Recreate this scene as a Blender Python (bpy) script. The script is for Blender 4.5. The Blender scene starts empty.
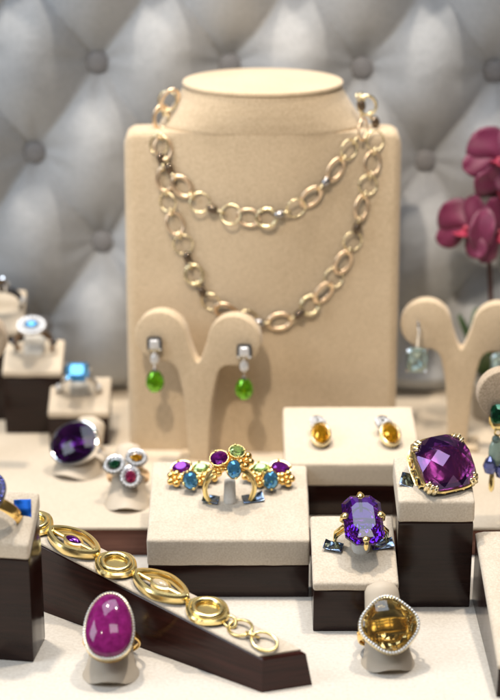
import bpy, bmesh, math, random
from mathutils import Matrix, Vector, noise
R = math.radians
random.seed(7)
S = 0.01                                  # all dimensions below are centimetres
scene = bpy.context.scene
col = scene.collection
PI = math.pi

# ------------------------------------------------------------------ camera, world, lamps, exposure
cam = bpy.data.cameras.new('camera')
cam.sensor_fit = 'HORIZONTAL'; cam.sensor_width = 24; cam.lens = 85
cam.clip_start = 0.01; cam.clip_end = 20
cam.dof.use_dof = True; cam.dof.focus_distance = 0.668; cam.dof.aperture_fstop = 6.4
cam.dof.aperture_blades = 0
cam_o = bpy.data.objects.new('camera', cam); col.objects.link(cam_o)
cam_o.location = (0, -61.4*S, 32.6*S); cam_o.rotation_euler = (R(70), 0, 0)
scene.camera = cam_o

world = bpy.data.worlds.new('World'); scene.world = world; world.use_nodes = True
bg = world.node_tree.nodes['Background']
bg.inputs[0].default_value = (1.0, 0.93, 0.86, 1); bg.inputs[1].default_value = 0.07

def lamp(name, loc, target, power, size, colr, sizey=None):
    l = bpy.data.lights.new(name, 'AREA'); l.energy = power; l.color = colr
    l.shape = 'DISK' if sizey is None else 'RECTANGLE'; l.size = size*S
    if sizey: l.size_y = sizey*S
    o = bpy.data.objects.new(name, l); col.objects.link(o)
    o.location = Vector(loc)*S
    o.rotation_euler = (Vector(target)-Vector(loc)).to_track_quat('-Z', 'Y').to_euler()
    return o
lamp('shop_spot_light', (-24, 14, 130), (-2, 0, 2), 8.2, 7, (1.0, 0.86, 0.69))
lamp('shop_spot_light', (28, 8, 132), (3, -1, 2), 6.6, 7, (1.0, 0.87, 0.71))
lamp('ceiling_panel_light', (-8, 24, 140), (-1, 9, 0), 9.0, 105, (0.77, 0.88, 1.0), 60)
lamp('window_daylight', (-85, -30, 70), (0, 14, 10), 4.6, 50, (0.82, 0.91, 1.0), 50)
lamp('shop_ceiling_light', (14, -60, 128), (2, 0, 4), 2.5, 48, (0.97, 0.95, 0.96), 29)
lamp('added_glint_light', (-46, -70, 118), (0, 2, 4), 0.5, 6, (1.0, 0.90, 0.78))  # unseen small lamp added to give glints on stones and metal
sp = bpy.data.lights.new('bust_spot_light', 'SPOT'); sp.energy = 17.0; sp.color = (1.0, 0.84, 0.66)
sp.spot_size = R(18); sp.spot_blend = 0.7; sp.shadow_soft_size = 0.02
sp_o = bpy.data.objects.new('bust_spot_light', sp); col.objects.link(sp_o)
sp_o.location = Vector((-14, -40, 78))*S
sp_o.rotation_euler = (Vector((1, 12, 12))-Vector((-14, -40, 78))).to_track_quat('-Z', 'Y').to_euler()

scene.view_settings.view_transform = 'Standard'; scene.view_settings.look = 'None'
scene.view_settings.exposure = 0.12; scene.view_settings.gamma = 1
scene.view_settings.use_curve_mapping = False
scene.render.engine = 'CYCLES'
cy = scene.cycles
cy.use_denoising = True
cy.max_bounces = 14; cy.transmission_bounces = 12; cy.glossy_bounces = 6; cy.diffuse_bounces = 4
cy.caustics_reflective = False; cy.caustics_refractive = False; cy.blur_glossy = 0.3
cy.sample_clamp_indirect = 6

# ------------------------------------------------------------------ materials
M = {}
def nodes_of(name):
    m = bpy.data.materials.new(name); m.use_nodes = True
    nt = m.node_tree
    return m, nt, nt.nodes['Principled BSDF']
def fabric(name, c1, c2, scale=1300, bump=0.25, rough=0.92, sheen=0.25, mottle=90, big=0.35):
    m, nt, b = nodes_of(name)
    tc = nt.nodes.new('ShaderNodeTexCoord')
    n1 = nt.nodes.new('ShaderNodeTexNoise'); n1.inputs['Scale'].default_value = scale; n1.inputs['Detail'].default_value = 4
    n2 = nt.nodes.new('ShaderNodeTexNoise'); n2.inputs['Scale'].default_value = mottle; n2.inputs['Detail'].default_value = 3
    for n in (n1, n2): nt.links.new(tc.outputs['Object'], n.inputs['Vector'])
    mx = nt.nodes.new('ShaderNodeMix'); mx.data_type = 'FLOAT'; mx.inputs[0].default_value = big
    nt.links.new(n1.outputs[0], mx.inputs[2]); nt.links.new(n2.outputs[0], mx.inputs[3])
    cr = nt.nodes.new('ShaderNodeValToRGB')
    cr.color_ramp.elements[0].position = 0.34; cr.color_ramp.elements[1].position = 0.62
    cr.color_ramp.elements[0].color = (*c1, 1); cr.color_ramp.elements[1].color = (*c2, 1)
    nt.links.new(mx.outputs[0], cr.inputs[0]); nt.links.new(cr.outputs[0], b.inputs['Base Color'])
    bp = nt.nodes.new('ShaderNodeBump'); bp.inputs['Strength'].default_value = bump; bp.inputs['Distance'].default_value = 0.0004
    nt.links.new(n1.outputs[0], bp.inputs['Height']); nt.links.new(bp.outputs[0], b.inputs['Normal'])
    b.inputs['Roughness'].default_value = rough
    b.inputs['Sheen Weight'].default_value = sheen; b.inputs['Sheen Roughness'].default_value = 0.5
    b.inputs['Specular IOR Level'].default_value = 0.15
    M[name] = m
fabric('ivory', (0.60, 0.51, 0.40), (0.75, 0.665, 0.55), big=0.3, bump=0.4)
fabric('white_strap', (0.80, 0.77, 0.71), (0.88, 0.86, 0.81), big=0.3)
fabric('table_felt', (0.67, 0.615, 0.54), (0.80, 0.75, 0.675), scale=800, mottle=25, bump=0.4)
fabric('platform_felt', (0.60, 0.515, 0.405), (0.69, 0.60, 0.48), scale=900, mottle=25)
fabric('beige', (0.505, 0.40, 0.27), (0.64, 0.52, 0.37), scale=950, mottle=30, bump=0.4, big=0.35)
fabric('grainy_beige', (0.38, 0.29, 0.205), (0.63, 0.51, 0.38), scale=1900, bump=0.7, big=0.1)
fabric('sofa', (0.43, 0.452, 0.482), (0.49, 0.512, 0.542), scale=500, bump=0.08, rough=0.85, sheen=0.15, mottle=20)
fabric('sofa_button', (0.25, 0.25, 0.265), (0.30, 0.30, 0.315), scale=500, bump=0.08, rough=0.45, sheen=0.5)

def wood(name, c1, c2, rough=0.22):
    m, nt, b = nodes_of(name)
    tc = nt.nodes.new('ShaderNodeTexCoord'); mp = nt.nodes.new('ShaderNodeMapping')
    mp.inputs['Scale'].default_value = (40, 40, 700)
    n1 = nt.nodes.new('ShaderNodeTexNoise'); n1.inputs['Scale'].default_value = 1.0; n1.inputs['Detail'].default_value = 6
    nt.links.new(tc.outputs['Object'], mp.inputs[0]); nt.links.new(mp.outputs[0], n1.inputs['Vector'])
    cr = nt.nodes.new('ShaderNodeValToRGB')
    cr.color_ramp.elements[0].position = 0.35; cr.color_ramp.elements[1].position = 0.7
    cr.color_ramp.elements[0].color = (*c1, 1); cr.color_ramp.elements[1].color = (*c2, 1)
    nt.links.new(n1.outputs[0], cr.inputs[0]); nt.links.new(cr.outputs[0], b.inputs['Base Color'])
    n2 = nt.nodes.new('ShaderNodeTexNoise'); n2.inputs['Scale'].default_value = 140
    nt.links.new(tc.outputs['Object'], n2.inputs['Vector'])
    mr = nt.nodes.new('ShaderNodeMapRange'); mr.inputs[3].default_value = rough*0.75; mr.inputs[4].default_value = rough*1.5
    nt.links.new(n2.outputs[0], mr.inputs[0]); nt.links.new(mr.outputs[0], b.inputs['Roughness'])
    b.inputs['Specular IOR Level'].default_value = 0.3
    M[name] = m
wood('dark_wood', (0.014, 0.0055, 0.0045), (0.026, 0.0098, 0.0076), 0.16)
wood('red_wood', (0.10, 0.034, 0.022), (0.19, 0.075, 0.05))
wood('mahogany', (0.024, 0.0068, 0.0055), (0.048, 0.0135, 0.0105), 0.16)

def metal(name, c, rough=0.12, var=0.06):
    m, nt, b = nodes_of(name)
    b.inputs['Base Color'].default_value = (*c, 1); b.inputs['Metallic'].default_value = 1
    tc = nt.nodes.new('ShaderNodeTexCoord')
    n2 = nt.nodes.new('ShaderNodeTexNoise'); n2.inputs['Scale'].default_value = 300; n2.inputs['Detail'].default_value = 3
    nt.links.new(tc.outputs['Object'], n2.inputs['Vector'])
    mr = nt.nodes.new('ShaderNodeMapRange'); mr.inputs[3].default_value = max(0.02, rough-var); mr.inputs[4].default_value = rough+var
    nt.links.new(n2.outputs[0], mr.inputs[0]); nt.links.new(mr.outputs[0], b.inputs['Roughness'])
    bp = nt.nodes.new('ShaderNodeBump'); bp.inputs['Strength'].default_value = 0.10; bp.inputs['Distance'].default_value = 0.0003
    nt.links.new(n2.outputs[0], bp.inputs['Height']); nt.links.new(bp.outputs[0], b.inputs['Normal'])
    M[name] = m
metal('gold', (1.0, 0.80, 0.36), 0.23, 0.05)
metal('pale_gold', (1.0, 0.87, 0.56), 0.27)
metal('rose_gold', (0.97, 0.75, 0.53), 0.34)
metal('orange_gold', (1.0, 0.68, 0.24), 0.2)
metal('silver', (0.86, 0.87, 0.90), 0.12)
metal('bronze', (0.30, 0.20, 0.13), 0.3)
metal('gunmetal', (0.13, 0.13, 0.14), 0.25)
metal('steel', (0.36, 0.35, 0.36), 0.2)
metal('tag_navy', (0.16, 0.21, 0.30), 0.14)
metal('tag_blue', (0.012, 0.08, 0.36), 0.35)

def gem(name, c, ior=1.6, rough=0.0, body=0.0, bodyc=None, fire=0.0, zone=160):
    # fire: share of light thrown back by the inner facets, tinted by the stone
    m, nt, b = nodes_of(name)
    b.inputs['Base Color'].default_value = (*c, 1)
    b.inputs['Transmission Weight'].default_value = 1.0 - body
    b.inputs['IOR'].default_value = ior; b.inputs['Roughness'].default_value = rough
    b.inputs['Metallic'].default_value = fire
    # faint natural colour zoning inside the stone
    tc = nt.nodes.new('ShaderNodeTexCoord')
    n = nt.nodes.new('ShaderNodeTexNoise'); n.inputs['Scale'].default_value = zone; n.inputs['Detail'].default_value = 2 if zone < 300 else 6
    nt.links.new(tc.outputs['Object'], n.inputs['Vector'])
    mx = nt.nodes.new('ShaderNodeMix'); mx.data_type = 'RGBA'
    mx.inputs[6].default_value = (*[v*0.72 for v in c], 1)
    mx.inputs[7].default_value = (*[min(1, v*1.15) for v in (bodyc or c)], 1)
    nt.links.new(n.outputs[0], mx.inputs[0]); nt.links.new(mx.outputs[2], b.inputs['Base Color'])
    M[name] = m
gem('amethyst', (0.27, 0.05, 0.56), 1.54, body=0.04, fire=0.10)
gem('amethyst_blue', (0.095, 0.012, 0.44), 1.62, body=0.05)
gem('amethyst_dark', (0.05, 0.006, 0.09), 1.42, body=0.10)
gem('fuchsia', (0.13, 0.002, 0.065), 1.5, 0.07, body=0.55, bodyc=(0.48, 0.032, 0.31), zone=520)
gem('citrine', (1.0, 0.50, 0.02), 1.65, body=0.22, fire=0.42)
gem('smoky_yellow', (0.50, 0.385, 0.16), 1.55, body=0.03)
gem('peridot', (0.28, 0.80, 0.015), 1.65, body=0.12, fire=0.34)
gem('pale_peridot', (0.60, 0.88, 0.35), 1.65, body=0.15, fire=0.4)
gem('small_amethyst', (0.34, 0.03, 0.58), 1.65, body=0.12, fire=0.4)
gem('topaz', (0.15, 0.52, 1.0), 1.65, body=0.34, fire=0.42)
gem('aquamarine', (0.68, 0.90, 0.95), 1.6, body=0.06, fire=0.15)
gem('diamond', (0.95, 0.96, 1.0), 2.2, body=0.8, fire=0.25)
gem('sapphire', (0.07, 0.09, 0.62), 1.75, body=0.15, fire=0.35)
gem('iolite', (0.30, 0.36, 0.90), 1.65, body=0.15, fire=0.3)
gem('emerald', (0.015, 0.17, 0.09), 1.6, body=0.12, fire=0.3)
gem('grey_green', (0.36, 0.52, 0.50), 1.55, 0.08, body=0.4)
gem('pink_stone', (0.85, 0.08, 0.30), 1.65, body=0.15, fire=0.4)
gem('smoky_bead', (0.20, 0.14, 0.09), 1.55, 0.05, body=0.4, fire=0.3)
gem('mother_of_pearl', (0.70, 0.56, 0.36), 1.55, 0.2, body=0.9)

def petal_mat():
    m, nt, b = nodes_of('petal')
    tc = nt.nodes.new('ShaderNodeTexCoord')
    n = nt.nodes.new('ShaderNodeTexNoise'); n.inputs['Scale'].default_value = 120
    nt.links.new(tc.outputs['Object'], n.inputs['Vector'])
    cr = nt.nodes.new('ShaderNodeValToRGB')
    cr.color_ramp.elements[0].color = (0.07, 0.003, 0.024, 1); cr.color_ramp.elements[1].color = (0.22, 0.012, 0.085, 1)
    nt.links.new(n.outputs[0], cr.inputs[0]); nt.links.new(cr.outputs[0], b.inputs['Base Color'])
    b.inputs['Roughness'].default_value = 0.5; b.inputs['Sheen Weight'].default_value = 0.3
    M['petal'] = m
    m, nt, b = nodes_of('petal_lip'); b.inputs['Base Color'].default_value = (0.34, 0.03, 0.07, 1); b.inputs['Roughness'].default_value = 0.4; M['petal_lip'] = m
    m, nt, b = nodes_of('stem'); b.inputs['Base Color'].default_value = (0.075, 0.03, 0.03, 1); b.inputs['Roughness'].default_value = 0.6; M['stem'] = m
    m, nt, b = nodes_of('leaf'); b.inputs['Base Color'].default_value = (0.05, 0.10, 0.03, 1); b.inputs['Roughness'].default_value = 0.45; M['leaf'] = m
    m, nt, b = nodes_of('ceramic'); b.inputs['Base Color'].default_value = (0.45, 0.42, 0.38, 1); b.inputs['Roughness'].default_value = 0.3; M['ceramic'] = m
petal_mat()
m, nt, b = nodes_of('holder'); M['holder'] = m
b.inputs['Roughness'].default_value = 0.62; b.inputs['Subsurface Weight'].default_value = 0.08; b.inputs['Subsurface Radius'].default_value = (0.004, 0.003, 0.002)
tc = nt.nodes.new('ShaderNodeTexCoord'); n = nt.nodes.new('ShaderNodeTexNoise'); n.inputs['Scale'].default_value = 160; n.inputs['Detail'].default_value = 4
nt.links.new(tc.outputs['Object'], n.inputs['Vector'])
cr = nt.nodes.new('ShaderNodeValToRGB'); cr.color_ramp.elements[0].color = (0.55, 0.465, 0.36, 1); cr.color_ramp.elements[1].color = (0.66, 0.58, 0.475, 1)
nt.links.new(n.outputs[0], cr.inputs[0]); nt.links.new(cr.outputs[0], b.inputs['Base Color'])

# ------------------------------------------------------------------ mesh helpers (centimetres in, metres out)
def mesh(name, V, F, smooth=True, angle=None):
    me = bpy.data.meshes.new(name)
    me.from_pydata([(v[0]*S, v[1]*S, v[2]*S) for v in V], [], F)
    bm = bmesh.new(); bm.from_mesh(me)
    bmesh.ops.remove_doubles(bm, verts=bm.verts, dist=1e-7)
    bmesh.ops.recalc_face_normals(bm, faces=bm.faces)
    bm.to_mesh(me); bm.free()
    if smooth:
        for p in me.polygons: p.use_smooth = True
        if angle is not None: me.set_sharp_from_angle(angle=R(angle))
    return me
def obj(name, vf, mat, parent=None, smooth=True, angle=40, mtx=None):
    me = vf if isinstance(vf, bpy.types.Mesh) else mesh(name, vf[0], vf[1], smooth, angle)
    if mat and not me.materials: me.materials.append(M[mat])
    o = bpy.data.objects.new(name, me); col.objects.link(o)
    if parent is not None: o.parent = parent
    if mtx is not None:
        mm = mtx.copy(); mm.translation = mm.translation*S; o.matrix_local = mm
    return o
def tag(o, label, cat, group=None, kind=None):
    if label: o['label'] = label
    if cat: o['category'] = cat
    if group: o['group'] = group
    if kind: o['kind'] = kind
    return o
def thing(name, label, cat, loc, rot=(0, 0, 0), group=None):
    o = bpy.data.objects.new(name, None); col.objects.link(o)
    o.empty_display_size = 0.005
    o.location = Vector(loc)*S; o.rotation_euler = [R(a) for a in rot]
    return tag(o, label, cat, group)
def T(x=0, y=0, z=0, rx=0, ry=0, rz=0, s=1.0):
    return Matrix.Translation((x, y, z)) @ Matrix.Rotation(R(rz), 4, 'Z') @ Matrix.Rotation(R(ry), 4, 'Y') @ Matrix.Rotation(R(rx), 4, 'X') @ Matrix.Scale(s, 4)
def xf(vf, m):
    return [tuple(m @ Vector(v)) for v in vf[0]], vf[1]
def join(*ps):
    V, F = [], []
    for v, f in ps:
        k = len(V); V += list(v); F += [tuple(i+k for i in q) for q in f]
    return V, F
def rbox(hx, hy, hz, r=0.1, n=(6, 6, 2), k=3):
    """rounded box centred on the origin"""
    def coords(h, m):
        a = [-h + r*(1-math.cos(PI/2*i/k)) for i in range(k)]
        b_ = [-(h-r) + 2*(h-r)*i/m for i in range(m+1)]
        return a + b_ + [-t for t in reversed(a)]
    cs = [coords(hx, n[0]), coords(hy, n[1]), coords(hz, n[2])]
    hs = (hx, hy, hz); V, F, idx = [], [], {}
    def vid(p):
        q = [max(-(h-r), min(h-r, c)) for c, h in zip(p, hs)]
        d = Vector([a-b_ for a, b_ in zip(p, q)])
        if d.length > 1e-9: d.normalize()
        pt = tuple(round(b_ + r*c, 6) for b_, c in zip(q, d))
        if pt not in idx: idx[pt] = len(V); V.append(pt)
        return idx[pt]
    for ax in range(3):
        a, b_ = [i for i in range(3) if i != ax]
        for sg in (-1, 1):
            for i in range(len(cs[a])-1):
                for j in range(len(cs[b_])-1):
                    q = []
                    for ii, jj in ((i, j), (i+1, j), (i+1, j+1), (i, j+1)):
                        p = [0, 0, 0]; p[ax] = sg*hs[ax]; p[a] = cs[a][ii]; p[b_] = cs[b_][jj]
                        v = vid(p)
                        if v not in q: q.append(v)
                    if len(q) > 2: F.append(tuple(q))
    return V, F
def deform(vf, fn):
    return [tuple(fn(*v)) for v in vf[0]], vf[1]
def loft(rings, cap=True, closed=False):
    V = [p for r_ in rings for p in r_]; n = len(rings[0]); F = []
    m_ = len(rings)
    for i in range(m_ if closed else m_-1):
        a, b_ = i*n, ((i+1) % m_)*n
        for j in range(n):
            F.append((a+j, a+(j+1) % n, b_+(j+1) % n, b_+j))
    if cap and not closed:
        F.append(tuple(range(n-1, -1, -1))); F.append(tuple(range((m_-1)*n, m_*n)))
    return V, F
def tube(path, rad, closed=False, n=10, flat=1.0, up=None):
    """round tube along 3-D points; rad number or list; flat squashes it along the binormal"""
    P = [Vector(p) for p in path]; m_ = len(P); rings = []
    prev = None
    for i, p in enumerate(P):
        if closed: t = P[(i+1) % m_]-P[i-1]
        else: t = P[min(i+1, m_-1)]-P[max(i-1, 0)]
        t.normalize()
        u = Vector(up) if up else (prev if prev else (Vector((0, 0, 1)) if abs(t.z) < 0.9 else Vector((1, 0, 0))))
        u = (u - t*u.dot(t)).normalized(); prev = u
        w = t.cross(u)
        r_ = rad[i] if isinstance(rad, (list, tuple)) else rad
        rings.append([tuple(p + u*(math.sin(2*PI*j/n)*r_*flat) + w*(math.cos(2*PI*j/n)*r_)) for j in range(n)])
    return loft(rings, closed=closed)
def torus(Rr, r, n=40, m_=12, sx=1, sy=1, flat=1.0):
    return tube([(Rr*sx*math.cos(2*PI*i/n), Rr*sy*math.sin(2*PI*i/n), 0) for i in range(n)], r, True, m_, flat, (0, 0, 1))
def band(outline, prof):
    """closed sweep in XY: prof = [(outward, z)...] closed profile"""
    n = len(outline); rings = []
    for i in range(n):
        p = Vector(outline[i]); t = Vector(outline[(i+1) % n])-Vector(outline[i-1]); t.normalize()
        no = Vector((t.y, -t.x))
        rings.append([(p.x+no.x*o, p.y+no.y*o, z) for o, z in prof])
    return loft(rings, closed=True)
def lathe(prof, n=28, sx=1, sy=1):
    rings = [[(max(r_, 1e-4)*sx*math.cos(2*PI*j/n), max(r_, 1e-4)*sy*math.sin(2*PI*j/n), z) for j in range(n)] for r_, z in prof]
    return loft(rings)
def sup(a, w, h, n):
    c, s_ = math.cos(a), math.sin(a)
    return (w*math.copysign(abs(c)**(2/n), c), h*math.copysign(abs(s_)**(2/n), s_))
def outline(w, h, n=2.0, N=16, egg=0.0, rot=0.0):
    out = []
    for i in range(N):
        x, y = sup(2*PI*(i+0.5)/N, w, h, n)
        x *= 1 - egg*(y/h)
        c, s_ = math.cos(rot), math.sin(rot)
        out.append((x*c-y*s_, x*s_+y*c))
    return out
def brilliant(ol, crown, pav, table=0.58, gird=0.04):
    N = len(ol)
    def ring(sc, z, half=False):
        o = []
        for i in range(N):
            p = ol[i]
            if half: q = ol[(i+1) % N]; p = ((p[0]+q[0])/2, (p[1]+q[1])/2)
            o.append((p[0]*sc, p[1]*sc, z))
        return o
    V = ring(table, crown) + ring(0.86, crown*0.55, True) + ring(1, gird) + ring(1, -gird) + ring(0.62, -pav*0.5, True) + [(0, 0, -pav)]
    F = [tuple(range(N))]
    for i in range(N):
        j = (i+1) % N
        F += [(i, N+i, j), (N+i, 2*N+i, 2*N+j), (j, N+i, N+j), (N+i, 2*N+j, N+j)]
        F += [(2*N+i, 3*N+i, 3*N+j, 2*N+j), (3*N+i, 4*N+i, 3*N+j), (4*N+i, 4*N+j, 3*N+j), (4*N+i, 5*N, 4*N+j)]
    return V, F
def stepcut(ol, crown, pav, table=0.62, gird=0.05):
    N = len(ol); lv = [(table, crown), (0.82, crown*0.68), (1, gird), (1, -gird), (0.8, -pav*0.36), (0.5, -pav*0.75), (0.12, -pav)]
    return loft([[(p[0]*s_, p[1]*s_, z) for p in ol] for s_, z in lv])
def cabochon(ol, h, rows=7, flat=False):
    lv = [(math.cos(PI/2*i/rows), h*math.sin(PI/2*i/rows)) for i in range(rows)] + [(0.06, h*0.999)]
    return loft([[(p[0]*0.9, p[1]*0.9, -0.15) for p in ol]] + [[(p[0]*s_, p[1]*s_, z) for p in ol] for s_, z in lv])
def checker(ol, h, pav, cell, rot=45, edge=0.12):
    """checkerboard-cut dome: planar lozenge facets on a paraboloid, clipped to the outline"""
    rad = max(math.hypot(*p) for p in ol)
    bm = bmesh.new(); k = int(rad/cell)+2; g = {}
    def z(x, y): return h*(1-(x*x+y*y)/(rad*rad)) + edge
    rr = R(rot)
    for i in range(-k, k+1):
        for j in range(-k, k+1):
            u, v = i*cell, j*cell
            x, y = u*math.cos(rr)-v*math.sin(rr), u*math.sin(rr)+v*math.cos(rr)
            g[i, j] = bm.verts.new((x, y, z(x, y)))
    for i in range(-k, k):
        for j in range(-k, k): bm.faces.new((g[i, j], g[i+1, j], g[i+1, j+1], g[i, j+1]))
    N = len(ol)
    for i in range(N):
        p, q = Vector((*ol[i], 0)), Vector((*ol[(i+1) % N], 0)); t = q-p
        no = Vector((t.y, -t.x, 0)).normalized()
        bmesh.ops.bisect_plane(bm, geom=bm.verts[:]+bm.edges[:]+bm.faces[:], plane_co=p, plane_no=no, clear_outer=True)
    be = [e for e in bm.edges if e.is_boundary]
    ret = bmesh.ops.extrude_edge_only(bm, edges=be)
    vs = [x for x in ret['geom'] if isinstance(x, bmesh.types.BMVert)]
    for v in vs: v.co.z = -0.03
    be = [e for e in bm.edges if e.is_boundary]
    ret = bmesh.ops.extrude_edge_only(bm, edges=be)
    vs = [x for x in ret['geom'] if isinstance(x, bmesh.types.BMVert)]
    for v in vs:
        a = round((math.atan2(v.co.y, v.co.x)-rr*0.5)/(PI/6))*(PI/6)+rr*0.5
        v.co = Vector((math.cos(a)*rad*0.60, math.sin(a)*rad*0.60, -pav*0.52))
    bmesh.ops.remove_doubles(bm, verts=vs, dist=1e-3)
    be = [e for e in bm.edges if e.is_boundary]
    ret = bmesh.ops.extrude_edge_only(bm, edges=be)
    vs = [x for x in ret['geom'] if isinstance(x, bmesh.types.BMVert)]
    for v in vs: v.co = Vector((0, 0, -pav))
    bmesh.ops.remove_doubles(bm, verts=bm.verts, dist=1e-4)
    bmesh.ops.dissolve_degenerate(bm, dist=1e-4, edges=bm.edges)
    bm.verts.index_update()
    V = [tuple(v.co) for v in bm.verts]; F = [tuple(v.index for v in f.verts) for f in bm.faces]
    bm.free()
    return V, F
def ball(r, n=10, m_=6, sz=1.0):
    return lathe([(r*math.sin(PI*i/m_), -r*sz*math.cos(PI*i/m_)) for i in range(m_+1)], n)
def claw(p, q, r=0.07):
    p, q = Vector(p), Vector(q); mid = (p+q)/2
    return tube([p, mid+(mid-Vector((0, 0, mid.z))).normalized()*0.05, q], [r*0.8, r*0.9, r], n=8)
def beads(ol, z, r, step=1):
    return join(*[xf(ball(r, 7, 4), T(x, y, z)) for x, y in ol[::step]])
def resample(ol, n):
    P = [Vector(p) for p in ol]; m_ = len(P); L = [0]
    for i in range(m_): L.append(L[-1]+(P[(i+1) % m_]-P[i]).length)
    out = []
    for k in range(n):
        d = L[-1]*k/n; i = 0
        while L[i+1] < d: i += 1
        f = (d-L[i])/(L[i+1]-L[i]); out.append(tuple(P[i].lerp(P[(i+1) % m_], f)))
    return out

# ------------------------------------------------------------------ setting: table, platform
def slab(x0, x1, y0, y1, z0, z1, r=0.06, n=(8, 8, 2)):
    return xf(rbox((x1-x0)/2, (y1-y0)/2, (z1-z0)/2, r, n), T((x0+x1)/2, (y0+y1)/2, (z0+z1)/2))
t = obj('table', slab(-45, 45, -45, 45, -2.0, 0, 0.05, (30, 30, 2)), 'table_felt'); t['kind'] = 'structure'
pl = obj('platform', slab(-32, 32, 3.62, 28, 0.004, 1.16, 0.05, (30, 10, 2)), 'red_wood'); pl['kind'] = 'structure'
obj('felt_cover', slab(-32.02, 32.02, 3.58, 28.02, 1.16, 1.30, 0.06, (30, 10, 1)), 'platform_felt', pl)

# ------------------------------------------------------------------ tufted backrest
def tuft():
    X0, X1, Z0, Z1, st = -17, 17, 1.32, 26, 0.13
    nx, nz = int((X1-X0)/st), int((Z1-Z0)/st)
    V, F = [], []
    btn = []
    for a in range(-6, 9):
        for b_ in range(-6, 9):
            xx, zz = (a+b_)/2, a-b_
            x = -6.98+6.05*xx; z = 17.32+4.26*zz-0.022*(x+6.98)
            btn.append((x, z))
    inside = [(x, z) for x, z in btn if X0 < x < X1 and Z0+0.4 < z < Z1-0.3]
    near = [(x, z) for x, z in btn if X0-2 < x < X1+2 and Z0-2 < z < Z1+2]
    for j in range(nz+1):
        for i in range(nx+1):
            x = X0+(X1-X0)*i/nx; z = Z0+(Z1-Z0)*j/nz
            wob = 0.10*noise.noise((x*0.5, z*0.5, 3.1))
            xx = (x+6.98)/6.05+wob*0.15; zz = (z-17.32+0.022*(x+6.98))/4.26+wob*0.12
            a, b_ = xx+zz/2, xx-zz/2
            f = abs(math.sin(PI*a))*abs(math.sin(PI*b_))
            d, bx, bz = min((math.hypot(x-p, z-q), p, q) for p, q in near)
            dim = min(1.0, sum(math.exp(-(math.hypot(x-p, z-q)/1.6)**1.35) for p, q in near if abs(x-p) < 8 and abs(z-q) < 8))
            h = 0.40*(f+0.0006)**0.5 + 0.56*f + 1.30*(1-dim)
            ang = math.atan2(z-bz, x-bx)
            h += 0.055*math.exp(-((d-1.0)/0.9)**2)*math.sin(ang*7+bx*3+bz+0.8*math.sin(ang*3+bz))
            h += 0.03*noise.noise((x*0.35, z*0.6, 1.0)) + 0.009*noise.noise((x*1.3+z, z*2.4-x*0.7, 7.0))
            edge = min(1, (z-Z0)/0.8)
            V.append((x, 19.3-h*(0.35+0.65*edge), z))
    for j in range(nz):
        for i in range(nx):
            k = j*(nx+1)+i; F.append((k, k+1, k+nx+2, k+nx+1))
    # close the panel: back and sides
    per = [i for i in range(nx+1)] + [(j+1)*(nx+1)-1 for j in range(1, nz+1)] + [nz*(nx+1)+i for i in range(nx-1, -1, -1)] + [j*(nx+1) for j in range(nz-1, 0, -1)]
    base = len(V)
    for k in per: V.append((V[k][0], 21.0, V[k][2]))
    n = len(per)
    for q in range(n):
        F.append((per[q], per[(q+1) % n], base+(q+1) % n, base+q))
    F.append(tuple(base+q for q in range(n)))
    root = thing('tufted_backrest', 'grey satin button-tufted sofa back behind the display', 'backrest', (0, 0, 0))
    obj('cushion', mesh('cushion', V, F, True, None), 'sofa', root)
    bme = mesh('button', *lathe([(0.001, -0.24), (0.30, -0.21), (0.48, -0.12), (0.54, 0), (0.46, 0.2)], 24), True, None)
    bme.materials.append(M['sofa_button'])
    for x, z in inside:
        obj('button', bme, None, root, mtx=T(x, 19.0, z, rx=-90))
tuft()

# ------------------------------------------------------------------ necklace bust
BX, BZ = 0.55, 1.30
BH = 14.42                                  # shoulder height of the board
NECK = [(13.4, 4.4, 1.9), (14.0, 4.5, 2.48), (14.4, 4.42, 2.71), (14.8, 4.08, 2.77), (15.2, 3.82, 2.78), (15.6, 3.58, 2.76), (16.0, 3.38, 2.70)]
def chest(x, z):
    """front surface of the board, x from its middle, z above its foot"""
    f = max(0, min(1, z/BH))
    yb = 11.55 + 1.25*f**1.6
    H = yb - 11.27; W = 6.1
    y = yb - H*(0.5+0.5*math.cos(PI*min(1, abs(x)/W)))
    e = max(0, abs(x)-5.55)/0.4
    return y + 0.34*min(1, e)**2.2
def neck_front(x, z):
    if z < 13.4: return 99
    for p, q in zip(NECK, NECK[1:]):
        if z <= q[0] or q is NECK[-1]:
            f = min(1, (z-p[0])/(q[0]-p[0])); w = p[1]+(q[1]-p[1])*f; d = p[2]+(q[2]-p[2])*f
            u = min(0.98, abs(x)/w); return 14.0 - d*math.sqrt(1-u*u)
def bust_front(x, z):
    x -= BX; z -= BZ
    return min(chest(x, z) if z <= BH else 99, neck_front(x, z))
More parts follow.
